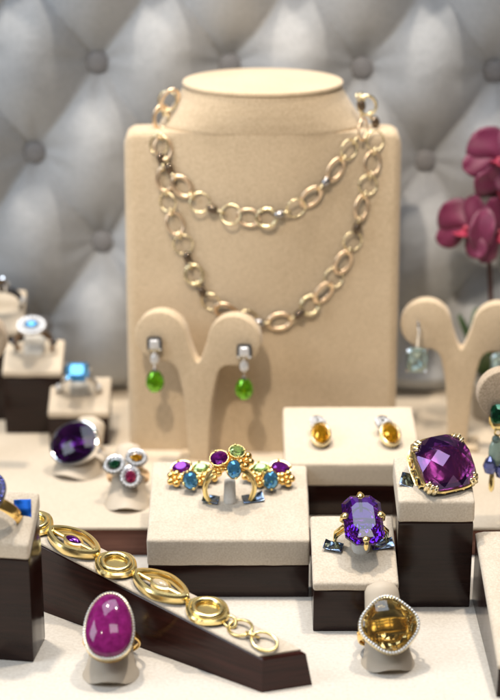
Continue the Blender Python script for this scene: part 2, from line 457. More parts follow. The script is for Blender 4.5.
def bust():
    root = thing('necklace_bust', 'beige fabric necklace bust with flat oval neck top', 'bust', (BX, 0, BZ))
    nx, nz = 90, 100; V, F = [], []
    def top(x):                                # shoulder line: square corners, a slight rise to the neck
        a = abs(x); r_ = 0.55
        t_ = BH - 0.030*a
        if a > 5.95-r_: t_ -= r_ - math.sqrt(max(0, r_*r_-(a-5.95+r_)**2))
        return t_
    for side in (0, 1):
        for j in range(nz+1):
            for i in range(nx+1):
                x = -5.95 + 11.9*i/nx; z = top(x)*j/nz
                ez = max(0, (z-top(x)+0.22)/0.22)*max(0, min(1, (abs(x)-3.4)/0.8))
                yf = chest(x, z) + 0.16*ez**2
                V.append((x, yf if side == 0 else max(yf+0.25, 14.15-0.16*ez**2), z))
    n = nx+1; off = n*(nz+1)
    for side in (0, 1):
        for j in range(nz):
            for i in range(nx):
                k = side*off+j*n+i; q = (k, k+1, k+n+1, k+n); F.append(q if side == 0 else q[::-1])
    per = list(range(n)) + [j*n+nx for j in range(1, nz+1)] + [nz*n+i for i in range(nx-1, -1, -1)] + [j*n for j in range(nz-1, 0, -1)]
    for a, b_ in zip(per, per[1:]+per[:1]): F.append((a, off+a, off+b_, b_))
    obj('body', mesh('body', V, F, True, 50), 'beige', root)
    rings = []
    for k in range(27):
        z = 13.4+0.1*k
        p = next(((a, b_) for a, b_ in zip(NECK, NECK[1:]) if z <= b_[0]+1e-6))
        f = (z-p[0][0])/(p[1][0]-p[0][0]); w = p[0][1]+(p[1][1]-p[0][1])*f; d = p[0][2]+(p[1][2]-p[0][2])*f
        rings.append([(w*math.cos(2*PI*i/96), 14.0+d*math.sin(2*PI*i/96), z) for i in range(96)])
    obj('neck', mesh('neck', *loft(rings), True, 50), 'beige', root)
    cap = [(3.30, 15.98), (3.42, 16.0), (3.46, 16.05), (3.46, 16.12), (3.42, 16.18), (3.32, 16.2), (0.02, 16.2)]
    obj('neck_cap', xf(lathe(cap, 72, 1, 0.80), T(0, 14.0, 0)), 'beige', root)
bust()

# ------------------------------------------------------------------ gold chain necklace
def catmull(P, step):
    out = []
    P = [Vector(p) for p in P]
    for i in range(len(P)-1):
        p0, p1, p2, p3 = P[max(i-1, 0)], P[i], P[i+1], P[min(i+2, len(P)-1)]
        for k in range(12):
            t_ = k/12
            out.append(0.5*((2*p1)+(-p0+p2)*t_+(2*p0-5*p1+4*p2-p3)*t_*t_+(-p0+3*p1-3*p2+p3)*t_**3))
    out.append(P[-1]); return out
INNER = [(-2.99, 17.3), (-3.41, 16.8), (-3.72, 15.93), (-3.61, 14.86), (-3.25, 13.86), (-2.54, 13.08), (-1.7, 12.55), (-0.64, 12.29), (0.43, 12.16), (1.49, 12.42), (2.25, 12.77), (2.96, 13.43), (3.58, 14.12), (4.03, 14.77), (4.43, 15.37), (4.75, 15.93), (4.75, 16.6), (4.45, 17.2)]
OUTER = [(-3.2, 17.2), (-3.7, 16.43), (-3.85, 15.29), (-3.64, 13.99), (-3.48, 12.69), (-3.07, 11.5), (-2.66, 10.34), (-2.24, 9.21), (-1.64, 8.35), (-0.65, 7.8), (0.52, 7.48), (1.65, 7.62), (2.51, 8.17), (3.24, 8.89), (3.78, 9.71), (4.24, 10.61), (4.56, 11.58), (4.79, 12.64), (5.07, 13.6), (5.25, 14.64), (5.25, 15.58), (5.1, 16.35), (4.7, 17.1)]
def necklace():
    root = thing('chain_necklace', 'long gold link necklace doubled over the beige bust', 'necklace', (0, 0, 0))
    ME = {}
    def mk(key, nm, vf, mat):
        me = mesh(nm, *vf, True, 60); me.materials.append(M[mat]); ME[key] = (nm, me)
    mk('oval', 'oval_link', torus(0.50, 0.085, 36, 10, 1.0, 0.66, 0.7), 'rose_gold')
    mk('oval2', 'oval_link', torus(0.48, 0.06, 36, 10, 1.0, 0.72, 0.7), 'rose_gold')
    mk('ring', 'round_link', torus(0.42, 0.036, 32, 10), 'pale_gold')
    mk('big', 'round_link', torus(0.40, 0.07, 32, 10, 1.05, 0.95), 'pale_gold')
    mk('small', 'small_link', torus(0.18, 0.036, 24, 8), 'pale_gold')
    mk('bead', 'bead', brilliant(outline(0.27, 0.19, 2.4, 10), 0.18, 0.18, 0.6), 'smoky_bead')
    mk('silverbead', 'bead', brilliant(outline(0.25, 0.17, 3, 8), 0.15, 0.15, 0.6), 'steel')
    LEN = {'oval': .94, 'oval2': .88, 'ring': .70, 'big': .72, 'small': .26, 'bead': .56, 'silverbead': .46}
    seqA = ['oval', 'small', 'ring', 'small', 'oval2', 'small', 'bead', 'small', 'oval', 'small', 'ring', 'bead', 'small', 'ring', 'oval2', 'big', 'silverbead', 'small', 'ring', 'oval', 'small', 'silverbead']
    seqB = ['ring', 'oval', 'small', 'ring', 'bead', 'small', 'oval', 'small', 'ring', 'small', 'oval2', 'small', 'ring', 'bead', 'small', 'big', 'small', 'bead', 'ring', 'oval', 'small', 'ring', 'silverbead', 'small', 'oval', 'small', 'bead', 'big', 'oval']
    for path, seq, sd in ((INNER, seqA, 1), (OUTER, seqB, 2)):
        rnd = random.Random(sd)
        pts = catmull([(x, z) for x, z in path], 0)
        L = [0]
        for p, q in zip(pts, pts[1:]): L.append(L[-1]+(q-p).length)
        def ev(d):
            i = 0
            while i < len(L)-2 and L[i+1] < d: i += 1
            f = (d-L[i])/max(1e-6, L[i+1]-L[i]); return pts[i].lerp(pts[i+1], f), (pts[i+1]-pts[i]).normalized()
        d = 0.2; k = 0
        while d < L[-1]-0.3:
            key = seq[k % len(seq)]; half = LEN[key]/2
            d += half
            if d > L[-1]: break
            p, tg = ev(d)
            y0 = bust_front(p.x, p.y)
            e = 0.15
            ny = Vector(((bust_front(p.x+e, p.y)-bust_front(p.x-e, p.y))/(2*e), -1, (bust_front(p.x, p.y+e)-bust_front(p.x, p.y-e))/(2*e)))
            if ny.length > 2.2: ny = Vector((math.copysign(0.8, p.x-BX), -1, 0.2))
            ny.normalize()
            tv = Vector((tg.x, 0, tg.y)); tv = (tv-ny*tv.dot(ny)).normalized()
            bi = ny.cross(tv)
            m3 = Matrix((tv, bi, ny)).transposed().to_4x4()
            tilt = {'small': 70, 'bead': 0, 'silverbead': 0}.get(key, rnd.uniform(-24, 24))
            lift = {'small': 0.2, 'bead': 0.22, 'silverbead': 0.19}.get(key, 0.14 + 0.28*abs(math.sin(R(tilt)))*0.8)
            m_ = Matrix.Translation(Vector((p.x, y0, p.y)) + ny*lift) @ m3 @ Matrix.Rotation(R(tilt), 4, 'X') @ Matrix.Rotation(R(rnd.uniform(-8, 8)), 4, 'Y')
            nm, me = ME[key]
            obj(nm, me, None, root, mtx=m_)
            d += half - 0.05; k += 1
necklace()

# ------------------------------------------------------------------ earring stands
def tstand_mesh():
    rt = [(0.0, 4.77), (0.09, 4.84), (0.20, 5.08), (0.31, 5.42), (0.43, 5.78)]
    c = (1.6, 5.85); r_ = 1.13
    rt += [(c[0]+r_*math.cos(R(a)), c[1]+r_*math.sin(R(a))) for a in range(164, -98, -7)]
    rt += [(1.24, 4.70), (1.02, 4.56), (0.87, 4.3), (0.74, 3.75), (0.63, 3.1), (0.55, 2.3), (0.49, 1.4), (0.45, 0.5), (0.45, 0.1)]
    poly = rt + [(-x, z) for x, z in reversed(rt[1:])]
    bm = bmesh.new()
    vs = [bm.verts.new((x*S, 0.34*S, z*S)) for x, z in poly]
    f = bm.faces.new(vs)
    g = bmesh.ops.extrude_face_region(bm, geom=[f])
    bmesh.ops.translate(bm, verts=[v for v in g['geom'] if isinstance(v, bmesh.types.BMVert)], vec=(0, -0.68*S, 0))
    bmesh.ops.recalc_face_normals(bm, faces=bm.faces)
    ed = [e for e in bm.edges if abs(e.verts[0].co.y-e.verts[1].co.y) < 1e-7]
    bmesh.ops.bevel(bm, geom=ed, offset=0.07*S, segments=3, profile=0.5, affect='EDGES')
    bmesh.ops.triangulate(bm, faces=[f for f in bm.faces if len(f.verts) > 8])
    me = bpy.data.meshes.new('plate'); bm.to_mesh(me); bm.free()
    for p in me.polygons: p.use_smooth = True
    me.set_sharp_from_angle(angle=R(50))
    return me
TP = tstand_mesh(); TPg = TP.copy(); TP.materials.append(M['beige']); TPg.materials.append(M['grainy_beige'])
def tstand(loc, rz, label, plate=TP, mat='beige', sc=1.0):
    r_ = thing('earring_stand', label, 'earring stand', loc, (0, 0, rz), 'heart-topped fabric earring stands')
    obj('plate', plate, None, r_, mtx=T(s=sc))
    obj('foot', xf(rbox(0.95, 0.8, 0.09, 0.06, (2, 2, 1)), T(0, 0, 0.10)), mat, r_)
    return r_
tstand((-2.20, 10.25, 1.30), -10, 'beige forked earring stand in front of the necklace bust, green drops hanging on it')
tstand((9.32, 12.1, 1.30), -8, 'beige forked earring stand right of the bust, below the orchid', sc=0.985)
tstand((11.62, 4.55, 1.30), 2, 'grainy beige earring stand cut by the right edge, dark green earring on it', TPg, 'grainy_beige', 0.94)
tstand((-13.12, 10.2, 1.30), -4, 'earring stand showing only a round lobe at the left edge', TPg, 'grainy_beige')

# ------------------------------------------------------------------ block stands
def stand(name, label, cat, x0, x1, y0, y1, z0, ztop, slope, padt, rot=0, base='dark_wood', pad='ivory', base_y1=None, puff=0.05, group='padded dark wood jewellery blocks', side='beige_pad'):
    """dark base + padded top; ztop is the height of the pad's front top edge, slope = dz/dy"""
    cx = (x0+x1)/2; w = x1-x0; d = y1-y0
    root = thing(name, label, cat, (cx, y0, z0), (0, 0, rot), group)
    hb = ztop-z0-padt
    bd = (base_y1 if base_y1 is not None else y1)-y0
    vf = xf(rbox(w/2-0.03, bd/2-0.03, 0.5, 0.035, (3, 3, 1), 2), T(0, bd/2, 0.5))
    obj('base', deform(vf, lambda x, y, z: (x, y, z*(hb+slope*y))), base, root)
    vf = rbox(w/2, d/2, padt/2, min(0.11, padt*0.3), (14, 12, 3), 3)
    sd = random.random()*50
    def fn(x, y, z):
        b_ = (1-(2*x/w)**4)*(1-(2*y/d)**4)
        nz = noise.noise((x*1.7+sd, y*1.7, z*1.7))
        up = puff*b_ if z > 0 else 0
        return (x*(1+0.006*nz), y+d/2+0.02*nz, z+hb+padt/2+slope*(y+d/2)+up+0.015*nz)
    obj('pad', deform(vf, fn), pad, root)
    return root
BLK = 'small padded ring blocks'
stand('ring_block', 'hindmost ring block at the far left edge, partly cut off', 'ring block', -12.9, -10.38, 15.0, 16.9, 1.3, 5.75, 0.72, 0.35, pad='platform_felt', group=BLK)
stand('ring_block', 'dark ring block at back left holding the white halo ring', 'ring block', -11.2, -8.5, 13.4, 15.2, 1.3, 4.32, 0.52, 0.30, pad='platform_felt', group=BLK)
stand('ring_block', 'low ring block holding the square sky-blue ring, beside the bust', 'ring block', -9.04, -6.31, 12.0, 14.0, 1.3, 2.92, 0.48, 0.32, pad='platform_felt', group=BLK)
stand('display_box', 'wide cream box in the centre carrying the flower ring and earrings', 'display box', -3.97, 2.31, 0.0, 5.0, 0.004, 2.47, 0.228, 1.12, base_y1=3.5, puff=0.03)
stand('display_box', 'cream box behind carrying the pair of orange stud earrings', 'display box', 1.42, 6.98, 4.65, 9.4, 1.3, 3.63, 0.13, 1.0, puff=0.03, pad='platform_felt')
stand('ring_block', 'small ring block in front holding the violet-blue octagonal ring', 'ring block', 2.33, 5.52, -2.7, 0.95, 0.004, 2.03, 0.29, 0.34, group=BLK)
stand('ring_block', 'tall ring block holding the big purple cushion-cut ring', 'ring block', 5.57, 8.47, -0.83, 1.9, 0.004, 4.5, 0.24, 0.90, group=BLK, puff=0.06)
stand('ring_block', 'tall dark ring block cut by the left edge, sapphire ring on top', 'ring block', -11.45, -7.80, -4.75, -2.95, 0.004, 4.72, 0.72, 0.62, rot=-8, group=BLK)

# sloping ramp at the right edge
def ramp(name, label, cat, plan, zf, zb, padt, inset, skirt, group=None, basemat='mahogany', lip=0.0):
    """plan = near-left, near-right, far-right, far-left (x, y); top heights zf near, zb far; skirt widens the foot"""
    root = thing(name, label, cat, (0, 0, 0), group=group)
    nl, nr, fr, fl = [Vector((*p, 0)) for p in plan]
    def ring(zn, zfar, grow):
        cx = (nl+nr+fr+fl)/4; out = []
        u = ((fl+fr)-(nl+nr)).normalized(); s_ = (nr-nl).normalized()
        for p, a, b_ in ((nl, -1, -1), (nr, -1, 1), (fr, 1, 1), (fl, 1, -1)):
            q = p + u*(a*grow) + s_*(b_*grow)
            out.append(q+Vector((0, 0, zn if a < 0 else zfar)))
        return [tuple(q) for q in out]
    V, F = loft([ring(0.004, 0.004, 0), ring(zf-0.06, zb-0.06, -skirt), ring(zf, zb, -skirt-0.05)])
    me = mesh('base', V, F, True, 20); obj('base', me, basemat, root)
    # pad: inset slab on the sloping top
    def lerp(a, b_, f): return a+(b_-a)*f
    ring_t = [Vector(p) for p in ring(zf, zb, -skirt-inset)]
    nl2, nr2, fr2, fl2 = ring_t
    if lip:
        u = (fl2-nl2).normalized(); nl2 = nl2+u*lip; nr2 = nr2+u*lip
    vf = rbox(1, 1, padt/2, padt*0.45, (2, 2, 1), 3)
    nx, ny = 10, 50; V, F = [], []
    for layer, (zz, sh) in enumerate(((0.002, 0), (padt*0.6, 0), (padt*0.92, 0.05), (padt, 0.12))):
        pass
    rings = []
    rows = []
    for k in range(ny+1):
        f = k/ny; a = lerp(nl2, fl2, f); b_ = lerp(nr2, fr2, f)
        prof = [(0, 0.002), (0, padt*0.55), (0.02, padt*0.85), (0.06, padt)] + [(0.06+0.88*i/nx, padt) for i in range(1, nx)] + [(0.94, padt), (0.98, padt*0.85), (1, padt*0.55), (1, 0.002)]
        e = min(f, 1-f)*ny
        row = []
        for s_, z in prof:
            p = lerp(a, b_, s_); zz = z*(0.6 if e < 0.5 else 1) + 0.012*noise.noise((p.x*2, p.y*2, 5))
            row.append((p.x, p.y, p.z+max(zz, 0.002)))
        rows.append(row)
    n = len(rows[0]); V = [p for r_ in rows for p in r_]
    F = [(i*n+j, i*n+j+1, (i+1)*n+j+1, (i+1)*n+j) for i in range(ny) for j in range(n-1)]
    F += [tuple(range(n)), tuple(range(ny*n, ny*n+n))]
    F += [tuple([0+i*n for i in range(ny+1)] + [n-1+i*n for i in range(ny, -1, -1)])]
    obj('pad', mesh('pad', V, F, True, 50), 'ivory', root)
    return root
U = Vector((-0.815, 0.58)); A0 = Vector((0.42, -7.06)); B0 = Vector((2.2, -6.52))
LB = 13.6
ramp('bracelet_stand', 'long dark wood ramp lying diagonally under the gold bracelet', 'bracelet stand', [tuple(A0), tuple(B0), tuple(B0+U*LB), tuple(A0+U*LB)], 1.28, 3.2, 0.10, 0.02, 0.13, lip=0.16)
ramp('display_ramp', 'cream padded ramp cut by the right edge of the picture', 'display ramp', [(8.62, -7.35), (13.5, -7.35), (13.5, -0.12), (8.62, -0.12)], 1.12, 2.7, 0.30, -0.02, 0.02, basemat='dark_wood')

# ------------------------------------------------------------------ ring parts
def shank(r_, w=0.11, th=0.075, a0=0, a1=360, taper=1.0):
    """band of radius r_ in the XZ plane, centre at origin, top at +Z"""
    n = 56; P = []
    pts, rad = [], []
    for i in range(n):
        a = 2*PI*i/n
        pts.append((r_*math.sin(a), 0, r_*math.cos(a)))
        rad.append(w*(1+(taper-1)*max(0, math.cos(a))))
    # flattened section: wide along Y, thin radially
    rings = []
    for p, w_ in zip(pts, rad):
        d = Vector(p).normalized()
        rings.append([tuple(Vector(p)+d*(th*math.cos(2*PI*j/12))+Vector((0, 1, 0))*(w_*math.copysign(abs(math.sin(2*PI*j/12))**0.7, math.sin(2*PI*j/12)))) for j in range(12)])
    return loft(rings, closed=True)
def bezel(ol, z0, z1, th=0.08):
    return band(ol, [(-0.02, z0), (th*0.6, z0), (th, (z0+z1)/2), (th*0.8, z1), (0.015, z1+0.02), (-0.06, z1-0.03)])
def ringthing(name, label, loc, t_, yaw=0, roll=0, group=None):
    o = thing(name, label, 'ring', loc, group=group)
    o.rotation_euler = (Matrix.Rotation(R(yaw), 3, 'Z') @ Matrix.Rotation(R(t_), 3, 'X') @ Matrix.Rotation(R(roll), 3, 'Z')).to_euler()
    return o
def cone_holder(loc, t_, label, L=2.6, rb=0.80, rt=0.50, down=1.4, yaw=0, arch=0.28):
    """tapered plastic ring clip whose axis passes through the ring's hole; loc = ring centre"""
    ax = Vector((0, math.cos(R(t_)), math.sin(R(t_))))
    ux = Vector((1, 0, 0)); uy = ax.cross(ux)
    rings = []; K = 16
    s0 = -loc[2]/ax.z - 0.02
    n = 40
    cfoot = Vector((0, 0, 0)) + ax*s0
    for k in range(K+1):
        f = k/K; s_ = s0 + (L-s0)*f
        r_ = rb + (rt-rb)*f
        if f > 0.86: r_ *= math.sqrt(max(0.02, 1-((f-0.86)/0.14)**2))
        flare = 1 + 0.22*(1-f)**6
        ring = []
        for j in range(n):
            a = 2*PI*j/n
            p = ax*s_ + ux*(r_*flare*math.cos(a)) + uy*(r_*0.80*flare*math.sin(a))
            if k == 0:
                # foot cut level with the table, with an arch at the front
                q = p - ax*((p.z+loc[2])/ax.z)
                q.z = -loc[2] + arch*max(0, -math.sin(a)*0 + math.cos(a*1.0-PI*1.5 if uy.y > 0 else a-PI*0.5))**6
                p = q
            else:
                p.z = max(p.z, -loc[2]+0.004+0.3*f)
            ring.append(tuple(p))
        rings.append(ring)
    root = thing('ring_holder', label, 'ring holder', loc, (0, 0, yaw), 'cream plastic ring clips standing on the felt')
    obj('clip', mesh('clip', *loft(rings), True, 60), 'holder', root)
    return root

# ---- fuchsia cabochon ring (front left)
def fuchsia_ring():
    t_ = 38; Rr = 1.0; off = 0.34
    n = Vector((0, -math.sin(R(t_)), math.cos(R(t_))))
    c = Vector((-4.98, -5.85, 1.98)) - n*(Rr+off)
    cone_holder(tuple(c), 52, 'cream ring clip under the fuchsia ring at front left', L=1.7, rb=0.84, rt=0.56, yaw=0)
    r_ = ringthing('cocktail_ring', 'gold ring with egg-shaped fuchsia stone, front left on the felt', c, t_, 0, 0)
    obj('shank', shank(Rr, 0.13, 0.06), 'orange_gold', r_)
    ol = outline(0.82, 1.20, 2.15, 48, 0.14)
    h = T(0, 0, Rr+0.12)
    obj('bezel', xf(bezel(ol, -0.05, 0.29, 0.09), h), 'pale_gold', r_)
    obj('lower_bezel', xf(band(ol, [(-0.06, -0.12), (0.06, -0.12), (0.085, -0.02), (-0.06, -0.02)]), h), 'orange_gold', r_)
    obj('pave_halo', xf(beads(resample([(x*1.06, y*1.045) for x, y in ol], 64), 0.285, 0.047), h), 'diamond', r_, smooth=False)
    st = obj('stone', xf(cabochon(outline(0.83, 1.21, 2.15, 48, 0.14), 0.40, 9), h @ T(0, 0, 0.26)), 'fuchsia', r_, smooth=True, angle=60)
fuchsia_ring()

# ---- smoky yellow cushion ring (front right)
def yellow_ring():
    t_ = 44; Rr = 0.98; off = 0.26
    n = Vector((0, -math.sin(R(t_)), math.cos(R(t_))))
    c = Vector((4.93, -5.2, 1.66)) - n*(Rr+off)
    c.z = max(c.z, 0.79)
    cone_holder(tuple(c), 52, 'cream ring clip rising behind the smoky yellow ring', L=2.0, rb=0.80, rt=0.60, yaw=6)
    r_ = ringthing('cocktail_ring', 'gold ring with smoky yellow cushion stone in a pave halo', c, t_, 4, 3)
    obj('shank', shank(Rr, 0.17, 0.06, taper=1.5), 'orange_gold', r_)
    ol = outline(0.92, 0.92, 2.9, 56, 0, R(45)); h = T(0, 0, Rr+0.14) @ Matrix.Scale(0.97, 4, (1, 0, 0)) @ Matrix.Scale(0.96, 4, (0, 1, 0))
    obj('bezel', xf(bezel(ol, -0.10, 0.14, 0.14), h), 'pale_gold', r_)
    obj('pave_halo', xf(beads(resample([(x*1.075, y*1.075) for x, y in ol], 58), 0.165, 0.055), h), 'diamond', r_, smooth=False)
    obj('stone', xf(checker(outline(0.91, 0.91, 2.9, 20, 0, R(45)), 0.30, 0.62, 0.46, 0, 0.10), h @ T(0, 0, 0.08)), 'smoky_yellow', r_, smooth=False)
    for sx in (-1, 1):
        obj('gallery_leaf', xf(torus(0.26, 0.05, 20, 8, 1, 0.6), T(sx*0.86, 0.0, Rr-0.34, rx=90, ry=sx*50)), 'orange_gold', r_)
yellow_ring()

# ---- octagonal violet ring on the small block
def octagon_ring():
    t_ = 28; Rr = 0.98; off = 0.42
    n = Vector((0, -math.sin(R(t_)), math.cos(R(t_))))
    c = Vector((4.20, -1.15, 3.95)) - n*(Rr+off)
    r_ = ringthing('cocktail_ring', 'gold claw ring with tall octagonal violet-blue stone', c, t_, 4, 0)
    obj('shank', shank(Rr, 0.085, 0.065, taper=1.6), 'gold', r_)
    w, h_ = 0.74, 1.12; k = 0.36
    ol = [(w, -h_+k), (w, h_-k), (w-k, h_), (-w+k, h_), (-w, h_-k), (-w, -h_+k), (-w+k, -h_), (w-k, -h_)]
    hd = T(0, 0, Rr+0.30)
    obj('stone', xf(stepcut(ol, 0.28, 0.80, 0.56), hd), 'amethyst_blue', r_, smooth=False)
    for p in ((0, h_, 0.0), (0, -h_, 0.0), (w, 0.12, 0), (-w, 0.12, 0)):
        p = Vector(p); d = p.normalized()
        q = p*0.90+Vector((0, 0, 0.17))
        obj('claw', xf(join(tube([p*0.45+Vector((0, 0, -0.55)), p*1.08+Vector((0, 0, -0.12)), p*1.04+Vector((0, 0, 0.08)), q], [0.06, 0.085, 0.10, 0.09], n=10), xf(ball(0.15, 12, 8, 0.62), T(q.x, q.y, q.z))), hd), 'gold', r_)
    for sx in (-1, 1):
        obj('shoulder', tube([(sx*0.30, 0, Rr-0.10), (sx*0.72, 0, Rr-0.05), (sx*0.98, 0, Rr-0.42), (sx*1.0, 0, 0.15)], [0.06, 0.075, 0.08, 0.06], n=10), 'gold', r_)
    obj('basket', xf(torus(0.5, 0.045, 32, 8, 0.95, 1.3), T(0, 0, Rr-0.1)), 'gold', r_)
    st = bpy.data.objects
octagon_ring()

# ---- big cushion amethyst ring on the tall block
def cushion_ring():
    t_ = 43; Rr = 0.92; off = 0.5
    yaw = 17
    n = (Matrix.Rotation(R(yaw), 3, 'Z') @ Matrix.Rotation(R(t_), 3, 'X')) @ Vector((0, 0, 1))
    c = Vector((7.40, 0.25, 5.62)) - n*(Rr+off)
    r_ = ringthing('cocktail_ring', 'ornate gold ring with huge checkerboard-cut purple cushion stone', c, t_, yaw, 5)
    obj('shank', shank(Rr, 0.30, 0.06, taper=1.9), 'gold', r_)
    hd = T(0, 0, Rr+0.42)
    ol = outline(1.08, 1.08, 3.6, 24)
    obj('stone', xf(checker(ol, 0.62, 1.30, 0.50, 40, 0.10), hd @ T(0, 0, -0.02)), 'amethyst', r_, smooth=False)
    ol2 = outline(1.10, 1.10, 3.6, 64)
    obj('gallery_rim', xf(band(ol2, [(-0.08, -0.10), (0.05, -0.10), (0.07, -0.03), (0.03, 0.04), (-0.06, 0.04)]), hd), 'gold', r_)
    obj('lower_rim', xf(band([(x*1.0, y*1.0) for x, y in ol2], [(-0.05, -0.72), (0.07, -0.72), (0.09, -0.64), (-0.05, -0.60)]), hd), 'gold', r_)
    # open scrollwork between the rims, one scroll per mesh
    pts = resample(ol2, 22)
    for i, p in enumerate(pts):
        q = pts[(i+1) % 22]; mid = ((p[0]+q[0])/2, (p[1]+q[1])/2)
        ang = math.degrees(math.atan2(mid[1], mid[0]))
        obj('scroll', xf(torus(0.17, 0.05, 18, 8, 1.0, 1.5), hd @ T(mid[0]*1.0, mid[1]*1.0, -0.36, rx=90, rz=ang+90) @ Matrix.Rotation(R(22 if i % 2 else -22), 4, 'Z')), 'gold', r_)
    for sx in (-1, 1):
        for sy in (-1, 1):
            x, y = sup(R(45), 1.08, 1.08, 3.6); x *= sx; y *= sy
            parts = []
            for k in (-1, 0, 1):
                a = math.atan2(y, x)+k*0.13
                rr = 1.34-0.05*abs(k)
                parts.append(tube([(math.cos(a)*rr*0.97, math.sin(a)*rr*0.97, -0.30), (math.cos(a)*(rr+0.02), math.sin(a)*(rr+0.02), -0.02), (math.cos(a)*(rr-0.03), math.sin(a)*(rr-0.03), 0.10), (math.cos(a)*(rr-0.13), math.sin(a)*(rr-0.13), 0.15)], [0.09, 0.10, 0.095, 0.06], n=8))
                parts.append(xf(ball(0.085, 8, 6), T(math.cos(a)*(rr-0.12), math.sin(a)*(rr-0.12), 0.15)))
            parts.append(xf(ball(0.14, 10, 6, 0.8), T(x*1.01, y*1.01, -0.05)))
            obj('claw', xf(join(*parts), hd), 'pale_gold', r_)
cushion_ring()

# ---- flower clusters
def setting(parent, ol, h, stone_mat, metal_mat, m_, name='stone', cut='brilliant', crown=None):
    s_ = obj(name, xf(brilliant(ol, crown or h, h*1.3, 0.55), m_), stone_mat, parent, smooth=False)
    me = join(band(resample(ol, 24), [(-0.05, -0.14), (0.035, -0.14), (0.05, -0.04), (0.03, 0.03), (-0.02, 0.03)]),
              *[xf(ball(0.055, 8, 6), T(x*1.02, y*1.02, 0.05)) for x, y in ol[::max(1, len(ol)//4)]])
    obj('stone_setting', xf(me, m_), metal_mat, s_)
    return s_
def gold_flower(parent, m_, r_=0.24, n=5, mat='orange_gold'):
    ps = [xf(ball(r_*0.46, 10, 6, 0.7), T(r_*0.62*math.cos(2*PI*i/n), r_*0.62*math.sin(2*PI*i/n), 0)) for i in range(n)] + [xf(ball(r_*0.3, 8, 6), T(0, 0, r_*0.25))]
    obj('gold_flower', xf(join(*ps), m_), mat, parent)

def flower_ring():
    Rr = 0.98
    base = Vector((-0.80, 2.35, 3.60))
    r_ = ringthing('cluster_ring', 'gold ring topped with purple, green and blue stones on the centre box', base, 6, 4, 0)
    obj('shank', shank(Rr, 0.22, 0.105, taper=1.15), 'gold', r_)
    f = 40
    setting(r_, outline(0.36, 0.30, 2, 12), 0.17, 'small_amethyst', 'gold', T(-0.42, -0.05, Rr+0.42, rx=f, ry=-12), crown=0.16)
    setting(r_, outline(0.31, 0.25, 2, 12), 0.15, 'pale_peridot', 'gold', T(0.28, 0.1, Rr+0.62, rx=f, ry=8))
    setting(r_, outline(0.27, 0.36, 2, 12), 0.17, 'topaz', 'gold', T(0.14, -0.42, Rr+0.12, rx=62))
    gold_flower(r_, T(0.62, -0.05, Rr+0.28, rx=48, ry=20), 0.34)
    gold_flower(r_, T(-0.48, -0.22, Rr+0.0, rx=60), 0.26)
    gold_flower(r_, T(-0.1, 0.0, Rr+0.35, rx=40), 0.26)
    obj('gallery', xf(rbox(0.5, 0.14, 0.14, 0.1, (4, 2, 2)), T(0.05, 0, Rr+0.06)), 'orange_gold', r_)
flower_ring()

def flower_earring(loc, sgn, label):
    r_ = thing('cluster_earring', label, 'earring', loc, (0, 0, 0), 'pair of cluster earrings on the centre box')
    # lying on the sloped pad
    k = 55; q = 1.22
    def T(x=0, y=0, z=0, rx=0, ry=0, rz=0): return Matrix.Scale(q, 4) @ globals()['T'](x, y, z, rx, ry, rz)
    setting(r_, outline(0.33, 0.25, 2, 12), 0.15, 'small_amethyst', 'gold', T(sgn*0.42, 0.30, 0.50, rx=k*0.6, ry=sgn*10))
    setting(r_, outline(0.24, 0.29, 2, 12), 0.15, 'topaz', 'gold', T(sgn*0.10, -0.38, 0.36, rx=k+16, ry=sgn*8))
    setting(r_, outline(0.28, 0.22, 2, 12), 0.13, 'pale_peridot', 'gold', T(-sgn*0.22, 0.35, 0.46, rx=k*0.5))
    gold_flower(r_, T(sgn*0.62, -0.12, 0.30, rx=k), 0.27)
    gold_flower(r_, T(-sgn*0.30, -0.10, 0.24, rx=k), 0.24)
    gold_flower(r_, T(sgn*0.12, 0.18, 0.24, rx=k), 0.24)
    gold_flower(r_, T(-sgn*0.62, 0.15, 0.34, rx=k), 0.25)
    obj('post', tube([(0, 0.1, 0.22), (0, 0.12, 0.02)], 0.05, n=8), 'gold', r_)
flower_earring((-2.24, 3.4, 3.24), -1, 'left cluster earring beside the ring on the centre box')
flower_earring((0.70, 3.4, 3.24), 1, 'right cluster earring beside the ring on the centre box')

def tongue(loc, w, h, d, label, rz=0, tilt=0):
    """soft fabric loop of the ring slot, holding the ring upright"""
    r_ = thing('ring_slot_loop', label, 'fabric loop', loc, (tilt, 0, rz), 'cream fabric loops that hold rings upright')
    vf = rbox(w/2, d/2, h/2, min(w, d)*0.4, (4, 4, 6), 4)
    sd = loc[0]*3
    obj('loop', deform(vf, lambda x, y, z: (x*(1+0.10*math.sin(z*2.2+sd)), y*(1-0.35*(z/h+0.5))+0.42*d*(z/h+0.5), z+h/2)), 'white_strap', r_)
tongue((-0.80, 2.36, 2.90), 0.50, 1.05, 0.6, 'cream fabric loop through the cluster ring on the centre box')
tongue((4.20, -1.02, 2.38), 0.72, 0.72, 0.7, 'cream fabric loop through the octagonal ring')

